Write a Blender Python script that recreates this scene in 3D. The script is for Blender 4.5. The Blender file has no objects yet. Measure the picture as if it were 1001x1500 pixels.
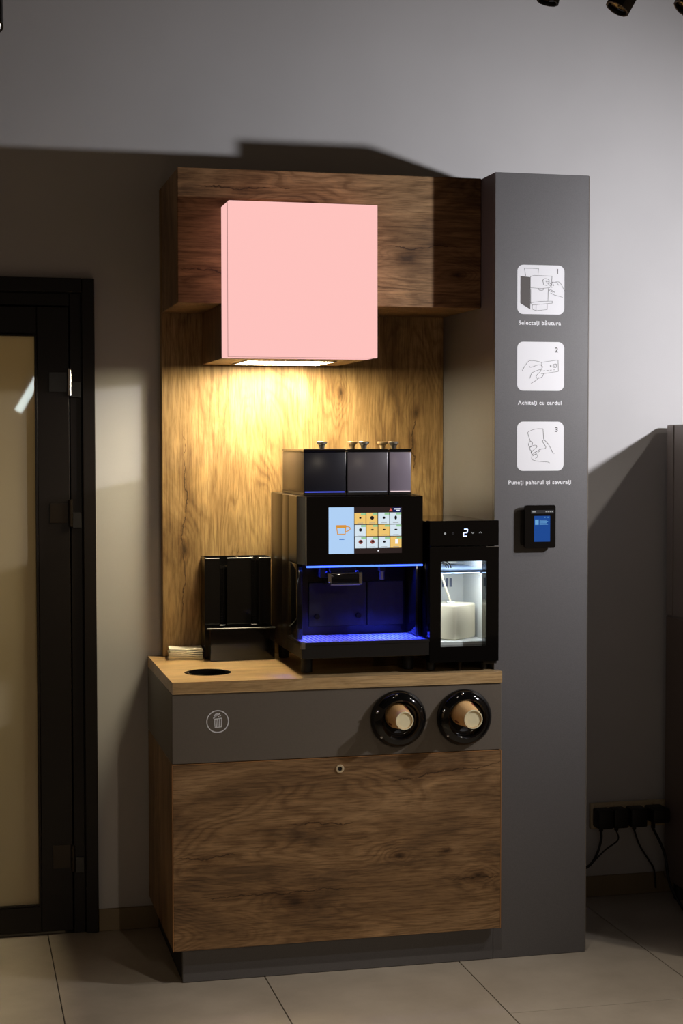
import bpy, bmesh, math, random
from mathutils import Vector, Matrix
random.seed(7)
S = bpy.context.scene
COL = S.collection
R = math.radians

# ------------------------------------------------------------------ camera
F_PX, W_PX = 2379.71, 1001.0
YAW, PITCH, ROLL = -0.2335, -0.0428, -0.0010
cd = bpy.data.cameras.new('camera')
cd.sensor_fit = 'HORIZONTAL'; cd.sensor_width = 24.0
cd.lens = F_PX * 24.0 / W_PX
cd.clip_start = 0.05; cd.clip_end = 60
co = bpy.data.objects.new('camera', cd); COL.objects.link(co)
fw = Vector((math.sin(-YAW)*math.cos(PITCH), math.cos(YAW)*math.cos(PITCH), math.sin(PITCH)))
rt = Vector((math.cos(YAW), math.sin(YAW), 0)); up = rt.cross(fw)
rt2 = rt*math.cos(ROLL) + up*math.sin(ROLL); up2 = up*math.cos(ROLL) - rt*math.sin(ROLL)
m = Matrix((rt2, up2, -fw)).transposed().to_4x4()
m.translation = Vector((-0.6075, -5.3012, 1.5977))
co.matrix_world = m
S.camera = co

# ------------------------------------------------------------------ world, lights, exposure
S.view_settings.view_transform = 'Standard'
S.view_settings.look = 'None'
S.view_settings.exposure = 0.0
S.view_settings.gamma = 1.0
S.view_settings.use_curve_mapping = False
w = bpy.data.worlds.new('dim_room'); S.world = w; w.use_nodes = True
bg = w.node_tree.nodes['Background']
bg.inputs[0].default_value = (1.0, 0.69, 0.42, 1); bg.inputs[1].default_value = 0.085

def lamp(kind, name, loc, target, power, color, **kw):
    l = bpy.data.lights.new(name, kind); l.energy = power; l.color = color
    for k, v in kw.items(): setattr(l, k, v)
    o = bpy.data.objects.new(name, l); COL.objects.link(o); o.location = loc
    d = Vector(target) - Vector(loc)
    o.rotation_euler = d.to_track_quat('-Z', 'Y').to_euler()
    return o
# cool lamp standing out in the room beside the lockers
lamp('SPOT', 'cool_side_lamp', (2.487, -1.82, 2.045), (1.30, 0.0, 1.80), 172, (0.97, 0.96, 1.0),
     spot_size=R(100), spot_blend=1.0, shadow_soft_size=0.035)
# track spot above the lockers, washing floor and counter
lamp('SPOT', 'track_spot_light', (2.5, -1.7, 2.55), (1.1, -0.85, 0.2), 45, (1.0, 0.90, 0.78),
     spot_size=R(92), spot_blend=0.8, shadow_soft_size=0.03)
# ceiling spot far behind the camera
lamp('SPOT', 'rear_ceiling_light', (1.1, -7.4, 2.9), (-0.05, 0.0, 0.5), 80, (1.0, 0.84, 0.64),
     spot_size=R(22), spot_blend=0.8, shadow_soft_size=0.05)

# track spot pointing down at the floor before the counter
lamp('SPOT', 'floor_track_light', (0.55, -1.7, 2.6), (0.55, -1.68, 0.0), 95, (1.0, 0.90, 0.78),
     spot_size=R(66), spot_blend=0.9, shadow_soft_size=0.03)

# ------------------------------------------------------------------ materials
def nt(name):
    mt = bpy.data.materials.new(name); mt.use_nodes = True
    t = mt.node_tree; b = t.nodes['Principled BSDF']
    return mt, t, b
def srgb(r, g, b):
    f = lambda c: (c/255/12.92) if c/255 <= .04045 else ((c/255+.055)/1.055)**2.4
    return (f(r), f(g), f(b), 1)
def mat(name, col, rough=.5, metal=0.0, spec=.5, bump=0.0, bscale=200, var=0.0, vscale=8, coat=0.0):
    mt, t, b = nt(name)
    b.inputs['Base Color'].default_value = col
    b.inputs['Roughness'].default_value = rough
    b.inputs['Metallic'].default_value = metal
    b.inputs['Specular IOR Level'].default_value = spec
    b.inputs['Coat Weight'].default_value = coat
    tc = t.nodes.new('ShaderNodeTexCoord')
    if var > 0:
        n = t.nodes.new('ShaderNodeTexNoise'); n.inputs['Scale'].default_value = vscale; n.inputs['Detail'].default_value = 6
        t.links.new(tc.outputs['Object'], n.inputs['Vector'])
        r = t.nodes.new('ShaderNodeValToRGB')
        r.color_ramp.elements[0].position = .3; r.color_ramp.elements[1].position = .7
        r.color_ramp.elements[0].color = tuple(c*(1-var) for c in col[:3])+(1,)
        r.color_ramp.elements[1].color = tuple(min(1, c*(1+var)) for c in col[:3])+(1,)
        t.links.new(n.outputs['Fac'], r.inputs['Fac']); t.links.new(r.outputs['Color'], b.inputs['Base Color'])
    if bump > 0:
        n2 = t.nodes.new('ShaderNodeTexNoise'); n2.inputs['Scale'].default_value = bscale; n2.inputs['Detail'].default_value = 3
        t.links.new(tc.outputs['Object'], n2.inputs['Vector'])
        bp = t.nodes.new('ShaderNodeBump'); bp.inputs['Strength'].default_value = bump; bp.inputs['Distance'].default_value = .002
        t.links.new(n2.outputs['Fac'], bp.inputs['Height']); t.links.new(bp.outputs['Normal'], b.inputs['Normal'])
    return mt
def emit(name, col, strength):
    mt, t, b = nt(name)
    b.inputs['Base Color'].default_value = (0, 0, 0, 1)
    b.inputs['Specular IOR Level'].default_value = 0.0
    b.inputs['Emission Color'].default_value = col
    b.inputs['Emission Strength'].default_value = strength
    return mt

def wood(name, axis, cols, seed=0.0, ring=42, fine=1.0, rough=.5, knots=(), cracks=(), contrast=1.0):
    """oak decor; axis = direction of the grain. knots: (x, z, radius), cracks: (x, z, half length, slope), in object space"""
    mt, t, b = nt(name); N = t.nodes; L = t.links
    tc = N.new('ShaderNodeTexCoord')
    def math_(op, a, b_=None, c=None, clamp=False):
        n = N.new('ShaderNodeMath'); n.operation = op; n.use_clamp = clamp
        for i, v in enumerate((a, b_, c)):
            if v is None: continue
            if isinstance(v, (int, float)): n.inputs[i].default_value = v
            else: L.new(v, n.inputs[i])
        return n.outputs[0]
    def mapped(along, across, off=0.0):
        mp = N.new('ShaderNodeMapping')
        sc_ = [across]*3; sc_['XYZ'.index(axis)] = along
        mp.inputs['Scale'].default_value = sc_
        mp.inputs['Location'].default_value = (seed+off, seed*1.7+off, seed*.6-off)
        L.new(tc.outputs['Object'], mp.inputs['Vector']); return mp.outputs['Vector']
    def noise(vec, scale, detail=4, rough_=.55, dist=0.0):
        n = N.new('ShaderNodeTexNoise'); n.inputs['Scale'].default_value = scale
        n.inputs['Detail'].default_value = detail; n.inputs['Roughness'].default_value = rough_
        n.inputs['Distortion'].default_value = dist
        L.new(vec, n.inputs['Vector']); return n.outputs['Fac']
    def ramp(f, stops):
        r = N.new('ShaderNodeValToRGB'); e = r.color_ramp.elements
        e[0].position, e[0].color = stops[0]; e[1].position, e[1].color = stops[-1]
        for p, c in stops[1:-1]:
            x = e.new(p); x.color = c
        L.new(f, r.inputs['Fac']); return r.outputs['Color']
    def mul(c1, c2, f):
        n = N.new('ShaderNodeMix'); n.data_type = 'RGBA'; n.blend_type = 'MULTIPLY'
        if isinstance(f, (int, float)): n.inputs['Factor'].default_value = f
        else: L.new(f, n.inputs['Factor'])
        L.new(c1, n.inputs['A']); L.new(c2, n.inputs['B']); return n.outputs['Result']
    sep = N.new('ShaderNodeSeparateXYZ'); L.new(tc.outputs['Object'], sep.inputs[0])
    ua, va = (sep.outputs['X'], sep.outputs['Z']) if axis != 'Z' else (sep.outputs['Z'], sep.outputs['X'])
    wob = math_('MULTIPLY_ADD', noise(mapped(1.0, 1.0, 4.4), 9.0, 4, .6), .05, -.025)
    wob2 = math_('MULTIPLY_ADD', noise(mapped(1.0, 1.0, 6.1), 30.0, 3, .6), .016, -.008)
    bulge = None; dark = None
    for kx, kz, kr in knots:
        ku, kv = (kx, kz) if axis != 'Z' else (kz, kx)
        du = math_('MULTIPLY', math_('ADD', math_('SUBTRACT', ua, ku), wob), .5/kr)
        dv = math_('MULTIPLY', math_('ADD', math_('SUBTRACT', va, kv), wob2), 1.0/kr)
        d2 = math_('ADD', math_('MULTIPLY', du, du), math_('MULTIPLY', dv, dv))
        g = math_('DIVIDE', .13, math_('ADD', 1.0, math_('MULTIPLY', d2, .35)))
        bulge = g if bulge is None else math_('ADD', bulge, g)
        k = math_('DIVIDE', 1.0, math_('ADD', 1.0, math_('MULTIPLY', d2, 9.0)))
        dark = k if dark is None else math_('MAXIMUM', dark, k)
    for kx, kz, hl, sl in cracks:
        ku, kv = (kx, kz) if axis != 'Z' else (kz, kx)
        du = math_('SUBTRACT', ua, ku)
        lv = math_('SUBTRACT', math_('SUBTRACT', math_('SUBTRACT', va, kv), math_('MULTIPLY', du, sl)), math_('ADD', wob, wob2))
        wd = math_('SUBTRACT', 1.0, math_('DIVIDE', math_('ABSOLUTE', du), hl), clamp=True)
        th = math_('MULTIPLY_ADD', wd, .0042, .0004)
        k = math_('SUBTRACT', 1.0, math_('DIVIDE', math_('ABSOLUTE', lv), th), clamp=True)
        k = math_('MULTIPLY', k, math_('MINIMUM', math_('MULTIPLY', wd, 4.0), 1.0))
        halo = math_('SUBTRACT', 1.0, math_('MULTIPLY', math_('ABSOLUTE', lv), 38.0), clamp=True)
        k = math_('MAXIMUM', math_('MULTIPLY', k, .95), math_('MULTIPLY', math_('MULTIPLY', halo, wd), .42))
        dark = k if dark is None else math_('MAXIMUM', dark, k)
    big = noise(mapped(.30, 1.0), 7.0, 6, .65, .8)
    base = ramp(big, [(.32, cols[0]), (.5, cols[1]), (.68, cols[2])])
    slow = noise(mapped(.22, 1.0, 3.1), 3.4, 3, .5, .35)
    if bulge is not None: slow = math_('ADD', slow, bulge)
    ph = math_('ADD', math_('MULTIPLY', slow, float(ring)*6.283), math_('MULTIPLY', noise(mapped(.4, 1.0, 8.8), 55.0, 3, .6), 3.5))
    rings = math_('MULTIPLY_ADD', math_('SINE', ph), .5, .5)
    figmask = ramp(noise(mapped(.5, 1.0, 9.0), 6.0, 3), [(.38, (.12, .12, .12, 1)), (.60, (1, 1, 1, 1))])
    c = mul(base, ramp(rings, [(.0, (.56, .50, .43, 1)), (.35, (.95, .94, .93, 1)), (.8, (1, 1, 1, 1)), (1.0, (1.22, 1.18, 1.12, 1))]), math_('MULTIPLY', figmask, .75*contrast))
    pores = noise(mapped(.05, 1.0, 5.0), 210.0, 4, .65)
    c = mul(c, ramp(pores, [(.38, (.50, .45, .39, 1)), (.52, (1, 1, 1, 1)), (.66, (1.16, 1.14, 1.10, 1))]), .75*fine)
    streak = noise(mapped(.06, 1.0, 2.0), 42.0, 5, .65, .3)
    c = mul(c, ramp(streak, [(.36, (.62, .58, .53, 1)), (.55, (1.05, 1.04, 1.03, 1))]), .70*contrast)
    if dark is not None:
        c = mul(c, ramp(dark, [(.04, (1, 1, 1, 1)), (.4, (.50, .44, .38, 1)), (.9, (.13, .10, .08, 1))]), .92)
    L.new(c, b.inputs['Base Color'])
    b.inputs['Roughness'].default_value = rough; b.inputs['Specular IOR Level'].default_value = .35
    bp = N.new('ShaderNodeBump'); bp.inputs['Strength'].default_value = .15; bp.inputs['Distance'].default_value = .001
    L.new(pores, bp.inputs['Height']); L.new(bp.outputs['Normal'], b.inputs['Normal'])
    return mt

OAK = [srgb(98, 75, 52), srgb(138, 107, 73), srgb(168, 135, 97)]
M = {}
# knot and crack spots are given relative to each object's base
M['oak_h'] = wood('oak_decor_horizontal', 'X', OAK, 2.3, contrast=.85, knots=((-.136, .232, .045), (.185, .352, .016), (.336, .357, .018), (.437, .275, .020)),
                  cracks=((-.20, .262, .26, .0), (.33, .600, .22, .12), (-.05, .462, .12, -.02), (.42, .270, .09, 0), (-.40, .38, .10, .05)))
M['oak_h2'] = wood('oak_decor_horizontal_upper', 'X', OAK, 11.4, knots=((.258, .150, .040), (-.30, .30, .03), (.42, .10, .02)), cracks=((.30, .180, .15, .05), (-.25, .345, .16, 0), (-.36, .10, .1, 0)))
M['oak_v'] = wood('oak_decor_vertical', 'Z', [srgb(122, 95, 60), srgb(154, 124, 82), srgb(180, 150, 104)], 5.9, ring=34, contrast=.8, fine=.8,
                  knots=((.40, .80, .022), (-.385, .35, .03), (-.22, .25, .02), (.14, .86, .02)), cracks=((-.385, .42, .34, .02), (-.20, .22, .16, 0), (.39, .70, .12, 0)))
M['oak_side'] = wood('oak_decor_side', 'Z', OAK, 8.2)
M['oak_top'] = wood('oak_worktop', 'X', [srgb(172, 138, 96), srgb(192, 160, 114), srgb(208, 178, 132)], 1.1, ring=14, fine=.7, contrast=.5, rough=.30)
M['edge'] = mat('oak_edge_band', srgb(176, 126, 78), .5)
M['wall'] = mat('painted_wall', srgb(196, 194, 194), .75, bump=.08, bscale=260, var=.03, vscale=3)
M['ceil'] = mat('dark_ceiling', srgb(60, 58, 56), .8, var=.05)
M['grey'] = mat('graphite_laminate', srgb(95, 93, 94), .42, bump=.22, bscale=900, var=.10, vscale=420)
M['grey2'] = mat('graphite_panel', srgb(102, 94, 85), .45, bump=.1, bscale=700, var=.05, vscale=300)
M['toe'] = mat('graphite_plinth', srgb(74, 70, 69), .45, bump=.1, bscale=700)
M['black_gloss'] = mat('black_gloss', srgb(14, 13, 13), .08, var=.1)
M['black_glass'] = mat('black_glass', srgb(6, 6, 7), .04)
M['black_sat'] = mat('black_satin', srgb(26, 24, 23), .32, var=.1, vscale=30)
M['black_matte'] = mat('black_matte', srgb(20, 19, 19), .55, var=.1, vscale=30)
M['side_metal'] = mat('dark_bronze_side', srgb(46, 38, 30), .28, .6, var=.06, vscale=20)
M['chrome'] = mat('chrome', srgb(200, 200, 205), .15, 1.0)
M['steel'] = mat('brushed_steel', srgb(170, 165, 158), .3, 1.0, bump=.05, bscale=400)
M['knob_lit'] = mat('lit_knob_metal', srgb(206, 180, 140), .3, .8)  # metal of the rear knobs, warm lamp light put into the colour
M['canister'] = mat('acrylic_mid_reflection', srgb(92, 87, 92), .28, var=.05)  # smoked acrylic with a grey room reflection put into the colour
M['canister_dark'] = mat('dark_smoked_acrylic', srgb(38, 38, 46), .28, var=.05)
M['canister_bright_refl'] = mat('acrylic_bright_reflection', srgb(140, 130, 144), .28, var=.05)  # same acrylic, a brighter room reflection put into the colour
M['door_black'] = mat('dark_door_paint', srgb(22, 16, 13), .4, spec=.3, var=.05)
M['base'] = mat('beige_skirting', srgb(138, 122, 96), .5, var=.05)
M['grout'] = mat('dark_grout', srgb(58, 52, 46), .9)
M['white_print'] = mat('white_print', srgb(236, 236, 240), .5)
M['ink'] = mat('ink_line', srgb(96, 94, 96), .6)
M['ink_dark'] = mat('ink_brown', srgb(84, 78, 76), .6)
M['paper'] = mat('napkin_paper', srgb(246, 240, 222), .9, bump=.06, bscale=300)
M['kraft'] = mat('kraft_cup', srgb(232, 184, 122), .55, var=.06, vscale=60)
M['cream'] = mat('cup_base_paper', srgb(240, 230, 192), .6, var=.04, vscale=60)
M['cup_mark'] = mat('cup_print', srgb(120, 50, 34), .6)
M['locker'] = mat('locker_metal', srgb(150, 138, 130), .45, .2, var=.03)
M['locker_dark'] = mat('locker_metal_lower', srgb(122, 106, 96), .45, .2, var=.03)
M['socket'] = mat('cream_plastic', srgb(206, 186, 150), .4)
M['fridge_white'] = mat('fridge_liner', srgb(226, 228, 226), .35)
M['milk'] = mat('milk_container_plastic', srgb(236, 226, 202), .4, var=.03)
M['shelf_blue'] = mat('blue_tinted_shelf', srgb(150, 178, 220), .15)
M['grate'] = mat('grate_grey', srgb(190, 190, 196), .35)
M['seam'] = mat('dark_pink_seam', srgb(150, 92, 86), .6)
M['slot'] = mat('grille_slot', srgb(86, 96, 120), .5)

def tile_mat():
    mt, t, b = nt('stone_tile'); N = t.nodes; L = t.links
    tc = N.new('ShaderNodeTexCoord'); oi = N.new('ShaderNodeObjectInfo')
    n = N.new('ShaderNodeTexNoise'); n.inputs['Scale'].default_value = 2.4; n.inputs['Detail'].default_value = 8; n.inputs['Roughness'].default_value = .62
    ad = N.new('ShaderNodeVectorMath'); ad.operation = 'ADD'
    L.new(tc.outputs['Object'], ad.inputs[0]); L.new(oi.outputs['Location'], ad.inputs[1]); L.new(ad.outputs[0], n.inputs['Vector'])
    r = N.new('ShaderNodeValToRGB'); r.color_ramp.elements[0].position = .3; r.color_ramp.elements[1].position = .72
    r.color_ramp.elements[0].color = srgb(160, 149, 134); r.color_ramp.elements[1].color = srgb(192, 181, 165)
    L.new(n.outputs['Fac'], r.inputs['Fac']); L.new(r.outputs['Color'], b.inputs['Base Color'])
    b.inputs['Roughness'].default_value = .42; b.inputs['Specular IOR Level'].default_value = .4
    return mt
M['tile'] = tile_mat()
def glass_mat():
    mt, t, b = nt('clear_pane'); N = t.nodes; L = t.links
    N.remove(b); out = N['Material Output']
    tr = N.new('ShaderNodeBsdfTransparent'); tr.inputs[0].default_value = (.93, .95, .95, 1)
    gl = N.new('ShaderNodeBsdfGlossy'); gl.inputs['Roughness'].default_value = .03
    mx = N.new('ShaderNodeMixShader'); mx.inputs[0].default_value = .06
    L.new(tr.outputs[0], mx.inputs[1]); L.new(gl.outputs[0], mx.inputs[2]); L.new(mx.outputs[0], out.inputs[0])
    return mt
M['pane'] = glass_mat()
def frost_mat():
    mt, t, b = nt('frosted_glass'); N = t.nodes; L = t.links; out = N['Material Output']
    b.inputs['Base Color'].default_value = srgb(190, 180, 156); b.inputs['Roughness'].default_value = .02
    tl = N.new('ShaderNodeBsdfTranslucent'); tl.inputs[0].default_value = srgb(226, 214, 184)
    mx = N.new('ShaderNodeMixShader'); mx.inputs[0].default_value = .45
    L.new(b.outputs[0], mx.inputs[1]); L.new(tl.outputs[0], mx.inputs[2]); L.new(mx.outputs[0], out.inputs[0])
    return mt
M['frost'] = frost_mat()
M['pink'] = emit('pink_acrylic_lit', srgb(255, 195, 190), 1.0)
M['led_white'] = emit('led_panel_warm', (1.0, .86, .56, 1), 88.0)
M['led_blue'] = emit('led_blue', (.05, .12, 1.0, 1), 3.4)
M['lens'] = emit('lit_lens', (1.0, .97, .95, 1), 2.5)
M['bar_white'] = emit('sign_bar_white', (.85, 1.0, .97, 1), 30.0)
M['bar_red'] = emit('sign_bar_red', (1.0, .12, .10, 1), 14.0)
def E_(n, r, g, b, s=1.0): M[n] = emit(n, srgb(r, g, b), s)
E_('ui_blue', 176, 208, 244); E_('ui_dark', 46, 36, 34); E_('ui_tan', 238, 196, 112); E_('ui_pale', 214, 228, 238)
E_('ui_orange', 214, 148, 60); E_('ui_green', 150, 200, 150); E_('ui_glyph', 30, 26, 30); E_('ui_navy', 24, 36, 92)
E_('ui_red', 214, 90, 80); E_('ui_white', 250, 250, 255); E_('ui_text', 70, 120, 190); E_('ui_cocoa', 140, 70, 60)
E_('digit_blue', 190, 205, 255, 2.2); E_('ui_dim', 150, 150, 150); E_('pos_blue', 34, 76, 150, .9); E_('pos_light', 110, 170, 220, .9)
E_('pos_bar', 70, 68, 70, .6); E_('strip_blue', 84, 96, 240, 1.1); E_('strip_grey', 130, 132, 146, .9); E_('strip_pink', 232, 208, 210, 1.0)

# ------------------------------------------------------------------ builders
OFF = {}
def link(o, parent=None):
    COL.objects.link(o)
    if parent is not None: o.parent = parent
    return o
def tag(o, label=None, cat=None, group=None, kind=None):
    if label: o['label'] = label
    if cat: o['category'] = cat
    if group: o['group'] = group
    if kind: o['kind'] = kind
    return o
def thing(name, loc, label, cat, group=None):
    o = bpy.data.objects.new(name, None); o.empty_display_size = .05
    link(o); o.location = loc; OFF[o.name] = Vector(loc)
    return tag(o, label, cat, group)
def obj(name, bm, material, parent=None, smooth=None, origin=None):
    """bm in world coordinates; the mesh is stored relative to its top-level object's base"""
    off = OFF[parent.name] if parent is not None else (Vector(origin) if origin is not None else Vector((0, 0, 0)))
    bm.normal_update()
    me = bpy.data.meshes.new(name)
    bmesh.ops.translate(bm, verts=bm.verts, vec=-off)
    bm.to_mesh(me); bm.free()
    if smooth is not None:
        me.polygons.foreach_set('use_smooth', [True]*len(me.polygons))
        me.set_sharp_from_angle(angle=R(smooth))
    me.materials.append(M[material] if isinstance(material, str) else material)
    o = bpy.data.objects.new(name, me); link(o, parent)
    if parent is None: o.location = off
    OFF[o.name] = off
    return o
def bx(bm, x0, x1, y0, y1, z0, z1, bev=0.0, seg=1):
    b2 = bmesh.new()
    bmesh.ops.create_cube(b2, size=1.0)
    for v in b2.verts:
        v.co = Vector((x0+(v.co.x+.5)*(x1-x0), y0+(v.co.y+.5)*(y1-y0), z0+(v.co.z+.5)*(z1-z0)))
    if bev > 0: bmesh.ops.bevel(b2, geom=list(b2.edges), offset=bev, segments=seg, affect='EDGES', profile=.5)
    merge(bm, b2)
def merge(bm, b2):
    me = bpy.data.meshes.new('tmp'); b2.to_mesh(me); b2.free(); bm.from_mesh(me); bpy.data.meshes.remove(me)
def box(name, x0, x1, y0, y1, z0, z1, material, parent=None, bev=0.0015, seg=1, origin=None):
    bm = bmesh.new(); bx(bm, x0, x1, y0, y1, z0, z1, bev, seg)
    return obj(name, bm, material, parent, origin=origin, smooth=35 if seg > 1 else None)
def lathe(profile, c, axis='Z', n=40, close=True):
    """profile: list of (r, h) along +axis from c"""
    bm = bmesh.new(); rings = []
    ax = {'Z': (Vector((1, 0, 0)), Vector((0, 1, 0)), Vector((0, 0, 1))),
          '-Y': (Vector((1, 0, 0)), Vector((0, 0, 1)), Vector((0, -1, 0)))}[axis] if isinstance(axis, str) else axis
    for r, h in profile:
        if r < 1e-6: rings.append([bm.verts.new(Vector(c)+ax[2]*h)]); continue
        rings.append([bm.verts.new(Vector(c)+ax[0]*r*math.cos(a)+ax[1]*r*math.sin(a)+ax[2]*h) for a in [2*math.pi*i/n for i in range(n)]])
    for a, b in zip(rings, rings[1:]):
        for i in range(n):
            j = (i+1) % n
            if len(a) == 1 and len(b) == 1: break
            if len(a) == 1: bm.faces.new((a[0], b[j], b[i]))
            elif len(b) == 1: bm.faces.new((a[i], a[j], b[0]))
            else: bm.faces.new((a[i], a[j], b[j], b[i]))
    bmesh.ops.recalc_face_normals(bm, faces=bm.faces)
    return bm
def cyl(r, c, h, axis='Z', n=24, bev=.001):
    return lathe([(0, 0), (r-bev, 0), (r, bev), (r, h-bev), (r-bev, h), (0, h)], c, axis, n)
def spline(pts, k=8):
    P = [Vector(p) for p in pts]; out = []
    for i in range(len(P)-1):
        a, b, c, d = P[max(i-1, 0)], P[i], P[i+1], P[min(i+2, len(P)-1)]
        for s in range(k):
            t = s/k
            out.append(.5*((2*b)+(c-a)*t+(2*a-5*b+4*c-d)*t*t+(3*b-a-3*c+d)*t**3))
    out.append(P[-1]); return out
def tube(bm, pts, r, n=8):
    prev = None; ref = Vector((.3, .2, .9)); rings = []
    for i, p in enumerate(pts):
        t = (pts[min(i+1, len(pts)-1)]-pts[max(i-1, 0)]).normalized()
        a = t.cross(ref)
        if a.length < 1e-3: a = t.cross(Vector((1, 0, 0)))
        a.normalize(); b = t.cross(a)
        rings.append([bm.verts.new(p+r*(a*math.cos(2*math.pi*k/n)+b*math.sin(2*math.pi*k/n))) for k in range(n)])
    for A, B in zip(rings, rings[1:]):
        for k in range(n): bm.faces.new((A[k], A[(k+1) % n], B[(k+1) % n], B[k]))
    bm.faces.new(rings[0][::-1]); bm.faces.new(rings[-1])
def prism(poly, y0, y1):
    """poly in (x,z), extruded from y0 (front) to y1"""
    bm = bmesh.new()
    f = [bm.verts.new((x, y0, z)) for x, z in poly]; g = [bm.verts.new((x, y1, z)) for x, z in poly]
    bm.faces.new(f); bm.faces.new(g[::-1])
    for i in range(len(poly)):
        j = (i+1) % len(poly); bm.faces.new((f[j], f[i], g[i], g[j]))
    bmesh.ops.recalc_face_normals(bm, faces=bm.faces)
    return bm
def rrect(x0, x1, z0, z1, r, n=6):
    P = []
    for cx, cz, a0 in ((x1-r, z1-r, 0), (x0+r, z1-r, 90), (x0+r, z0+r, 180), (x1-r, z0+r, 270)):
        for i in range(n+1):
            a = R(a0+90*i/n); P.append((cx+r*math.cos(a), cz+r*math.sin(a)))
    return P
def circ(cx, cz, r, n=24): return [(cx+r*math.cos(2*math.pi*i/n), cz+r*math.sin(2*math.pi*i/n)) for i in range(n)]
def ribbon(bm, line, wd, y0, y1, closed=False):
    """flat printed line in the x-z plane with mitred joints"""
    P = [Vector((x, z)) for x, z in line]; n = len(P); L_, R_ = [], []
    for i in range(n):
        a = P[i-1] if (i > 0 or closed) else P[i]; b = P[(i+1) % n] if (i < n-1 or closed) else P[i]
        d1 = (P[i]-a); d2 = (b-P[i])
        if d1.length < 1e-9: d1 = d2
        if d2.length < 1e-9: d2 = d1
        d1 = d1.normalized(); d2 = d2.normalized()
        t = (d1+d2); t = d1 if t.length < 1e-6 else t.normalized()
        nn = Vector((-t.y, t.x)); k = 1/max(.5, nn.dot(Vector((-d1.y, d1.x))))
        L_.append(P[i]+nn*wd/2*k); R_.append(P[i]-nn*wd/2*k)
    for i in range(n if closed else n-1):
        j = (i+1) % n
        q = [L_[i], L_[j], R_[j], R_[i]]
        f = [bm.verts.new((v.x, y0, v.y)) for v in q]; g = [bm.verts.new((v.x, y1, v.y)) for v in q]
        bm.faces.new(f); bm.faces.new(g[::-1])
        for k in range(4):
            l = (k+1) % 4; bm.faces.new((f[l], f[k], g[k], g[l]))
def text(name, s, size, x, y, z, material, parent, bold=0.0, align='CENTER', width=None):
    cu = bpy.data.curves.new('lettering_curve', 'FONT'); cu.body = s; cu.size = size; cu.align_x = align
    cu.offset = bold; cu.space_character = 1.12; cu.extrude = .0003; cu.resolution_u = 3
    o = bpy.data.objects.new('lettering_curve', cu); COL.objects.link(o)
    dg = bpy.context.evaluated_depsgraph_get(); me0 = bpy.data.meshes.new_from_object(o.evaluated_get(dg))
    bm = bmesh.new(); bm.from_mesh(me0)
    bpy.data.objects.remove(o); bpy.data.curves.remove(cu); bpy.data.meshes.remove(me0)
    k = 1.0
    if width:
        xs = [v.co.x for v in bm.verts]; k = width/(max(xs)-min(xs))
    for v in bm.verts: v.co = Vector((x+v.co.x*k, y-v.co.z, z+v.co.y*k))
    return obj(name, bm, material, parent)
def copy_tree(o, loc, parent=None):
    c = o.copy(); COL.objects.link(c); c.parent = parent; OFF[c.name] = Vector(loc)
    if parent is None: c.location = loc
    for ch in o.children: copy_tree(ch, loc, c)
    return c

# ------------------------------------------------------------------ setting
# back wall with the door opening
bm = bmesh.new()
DX0, DX1, DZ = -1.23, -.20, 2.09
bx(bm, -3.2, DX0, 0, .14, 0, 3.4); bx(bm, DX1, 4.6, 0, .14, 0, 3.4); bx(bm, DX0, DX1, 0, .14, DZ, 3.4)
bmesh.ops.remove_doubles(bm, verts=bm.verts, dist=1e-5)
tag(obj('wall_back', bm, 'wall'), 'light grey painted wall behind the coffee corner', kind='structure')
tag(box('ceiling', -3.2, 4.6, -8.6, .14, 3.4, 3.5, 'ceil', bev=0), 'dark ceiling above the track lights', kind='structure')

fl = tag(box('floor', -3.2, 4.6, -8.6, .14, -.06, -.0035, 'grout', bev=0), 'floor of large grey beige stone tiles', kind='structure')
TW, TL, G = .6085, 1.217, .0035
tm = {}
ci = 0
x = .8865 - 6*TW
offs = {0: -1.046, 1: -1.046+.61}
while x < 4.6:
    k = round((x-.8865)/TW)
    y0 = -1.046 if k % 2 == 0 else -1.205
    ys = [y0+TL*j for j in range(-7, 3)]
    for y in ys:
        a, b_ = max(y, -8.6), min(y+TL, .0)
        xx0, xx1 = max(x, -3.2), min(x+TW, 4.6)
        if b_-a < .03 or xx1-xx0 < .03: continue
        key = (round(xx1-xx0, 3), round(b_-a, 3))
        if key not in tm:
            bm = bmesh.new(); bx(bm, G/2, key[0]-G/2, G/2, key[1]-G/2, -.012, 0, .0008)
            me = bpy.data.meshes.new('tile'); bm.to_mesh(me); bm.free(); me.materials.append(M['tile']); tm[key] = me
        o = bpy.data.objects.new('tile', tm[key]); link(o, fl); o.location = (xx0, a, 0)
    x += TW

tag(box('baseboard_left', -.166, .03, -.011, -.0005, .0005, .073, 'base'), 'low beige skirting between the door and the counter', kind='structure')
tag(box('baseboard_right', 1.31, 4.5, -.011, -.0005, .0005, .073, 'base'), 'low beige skirting behind the pillar and locker', kind='structure')

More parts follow.
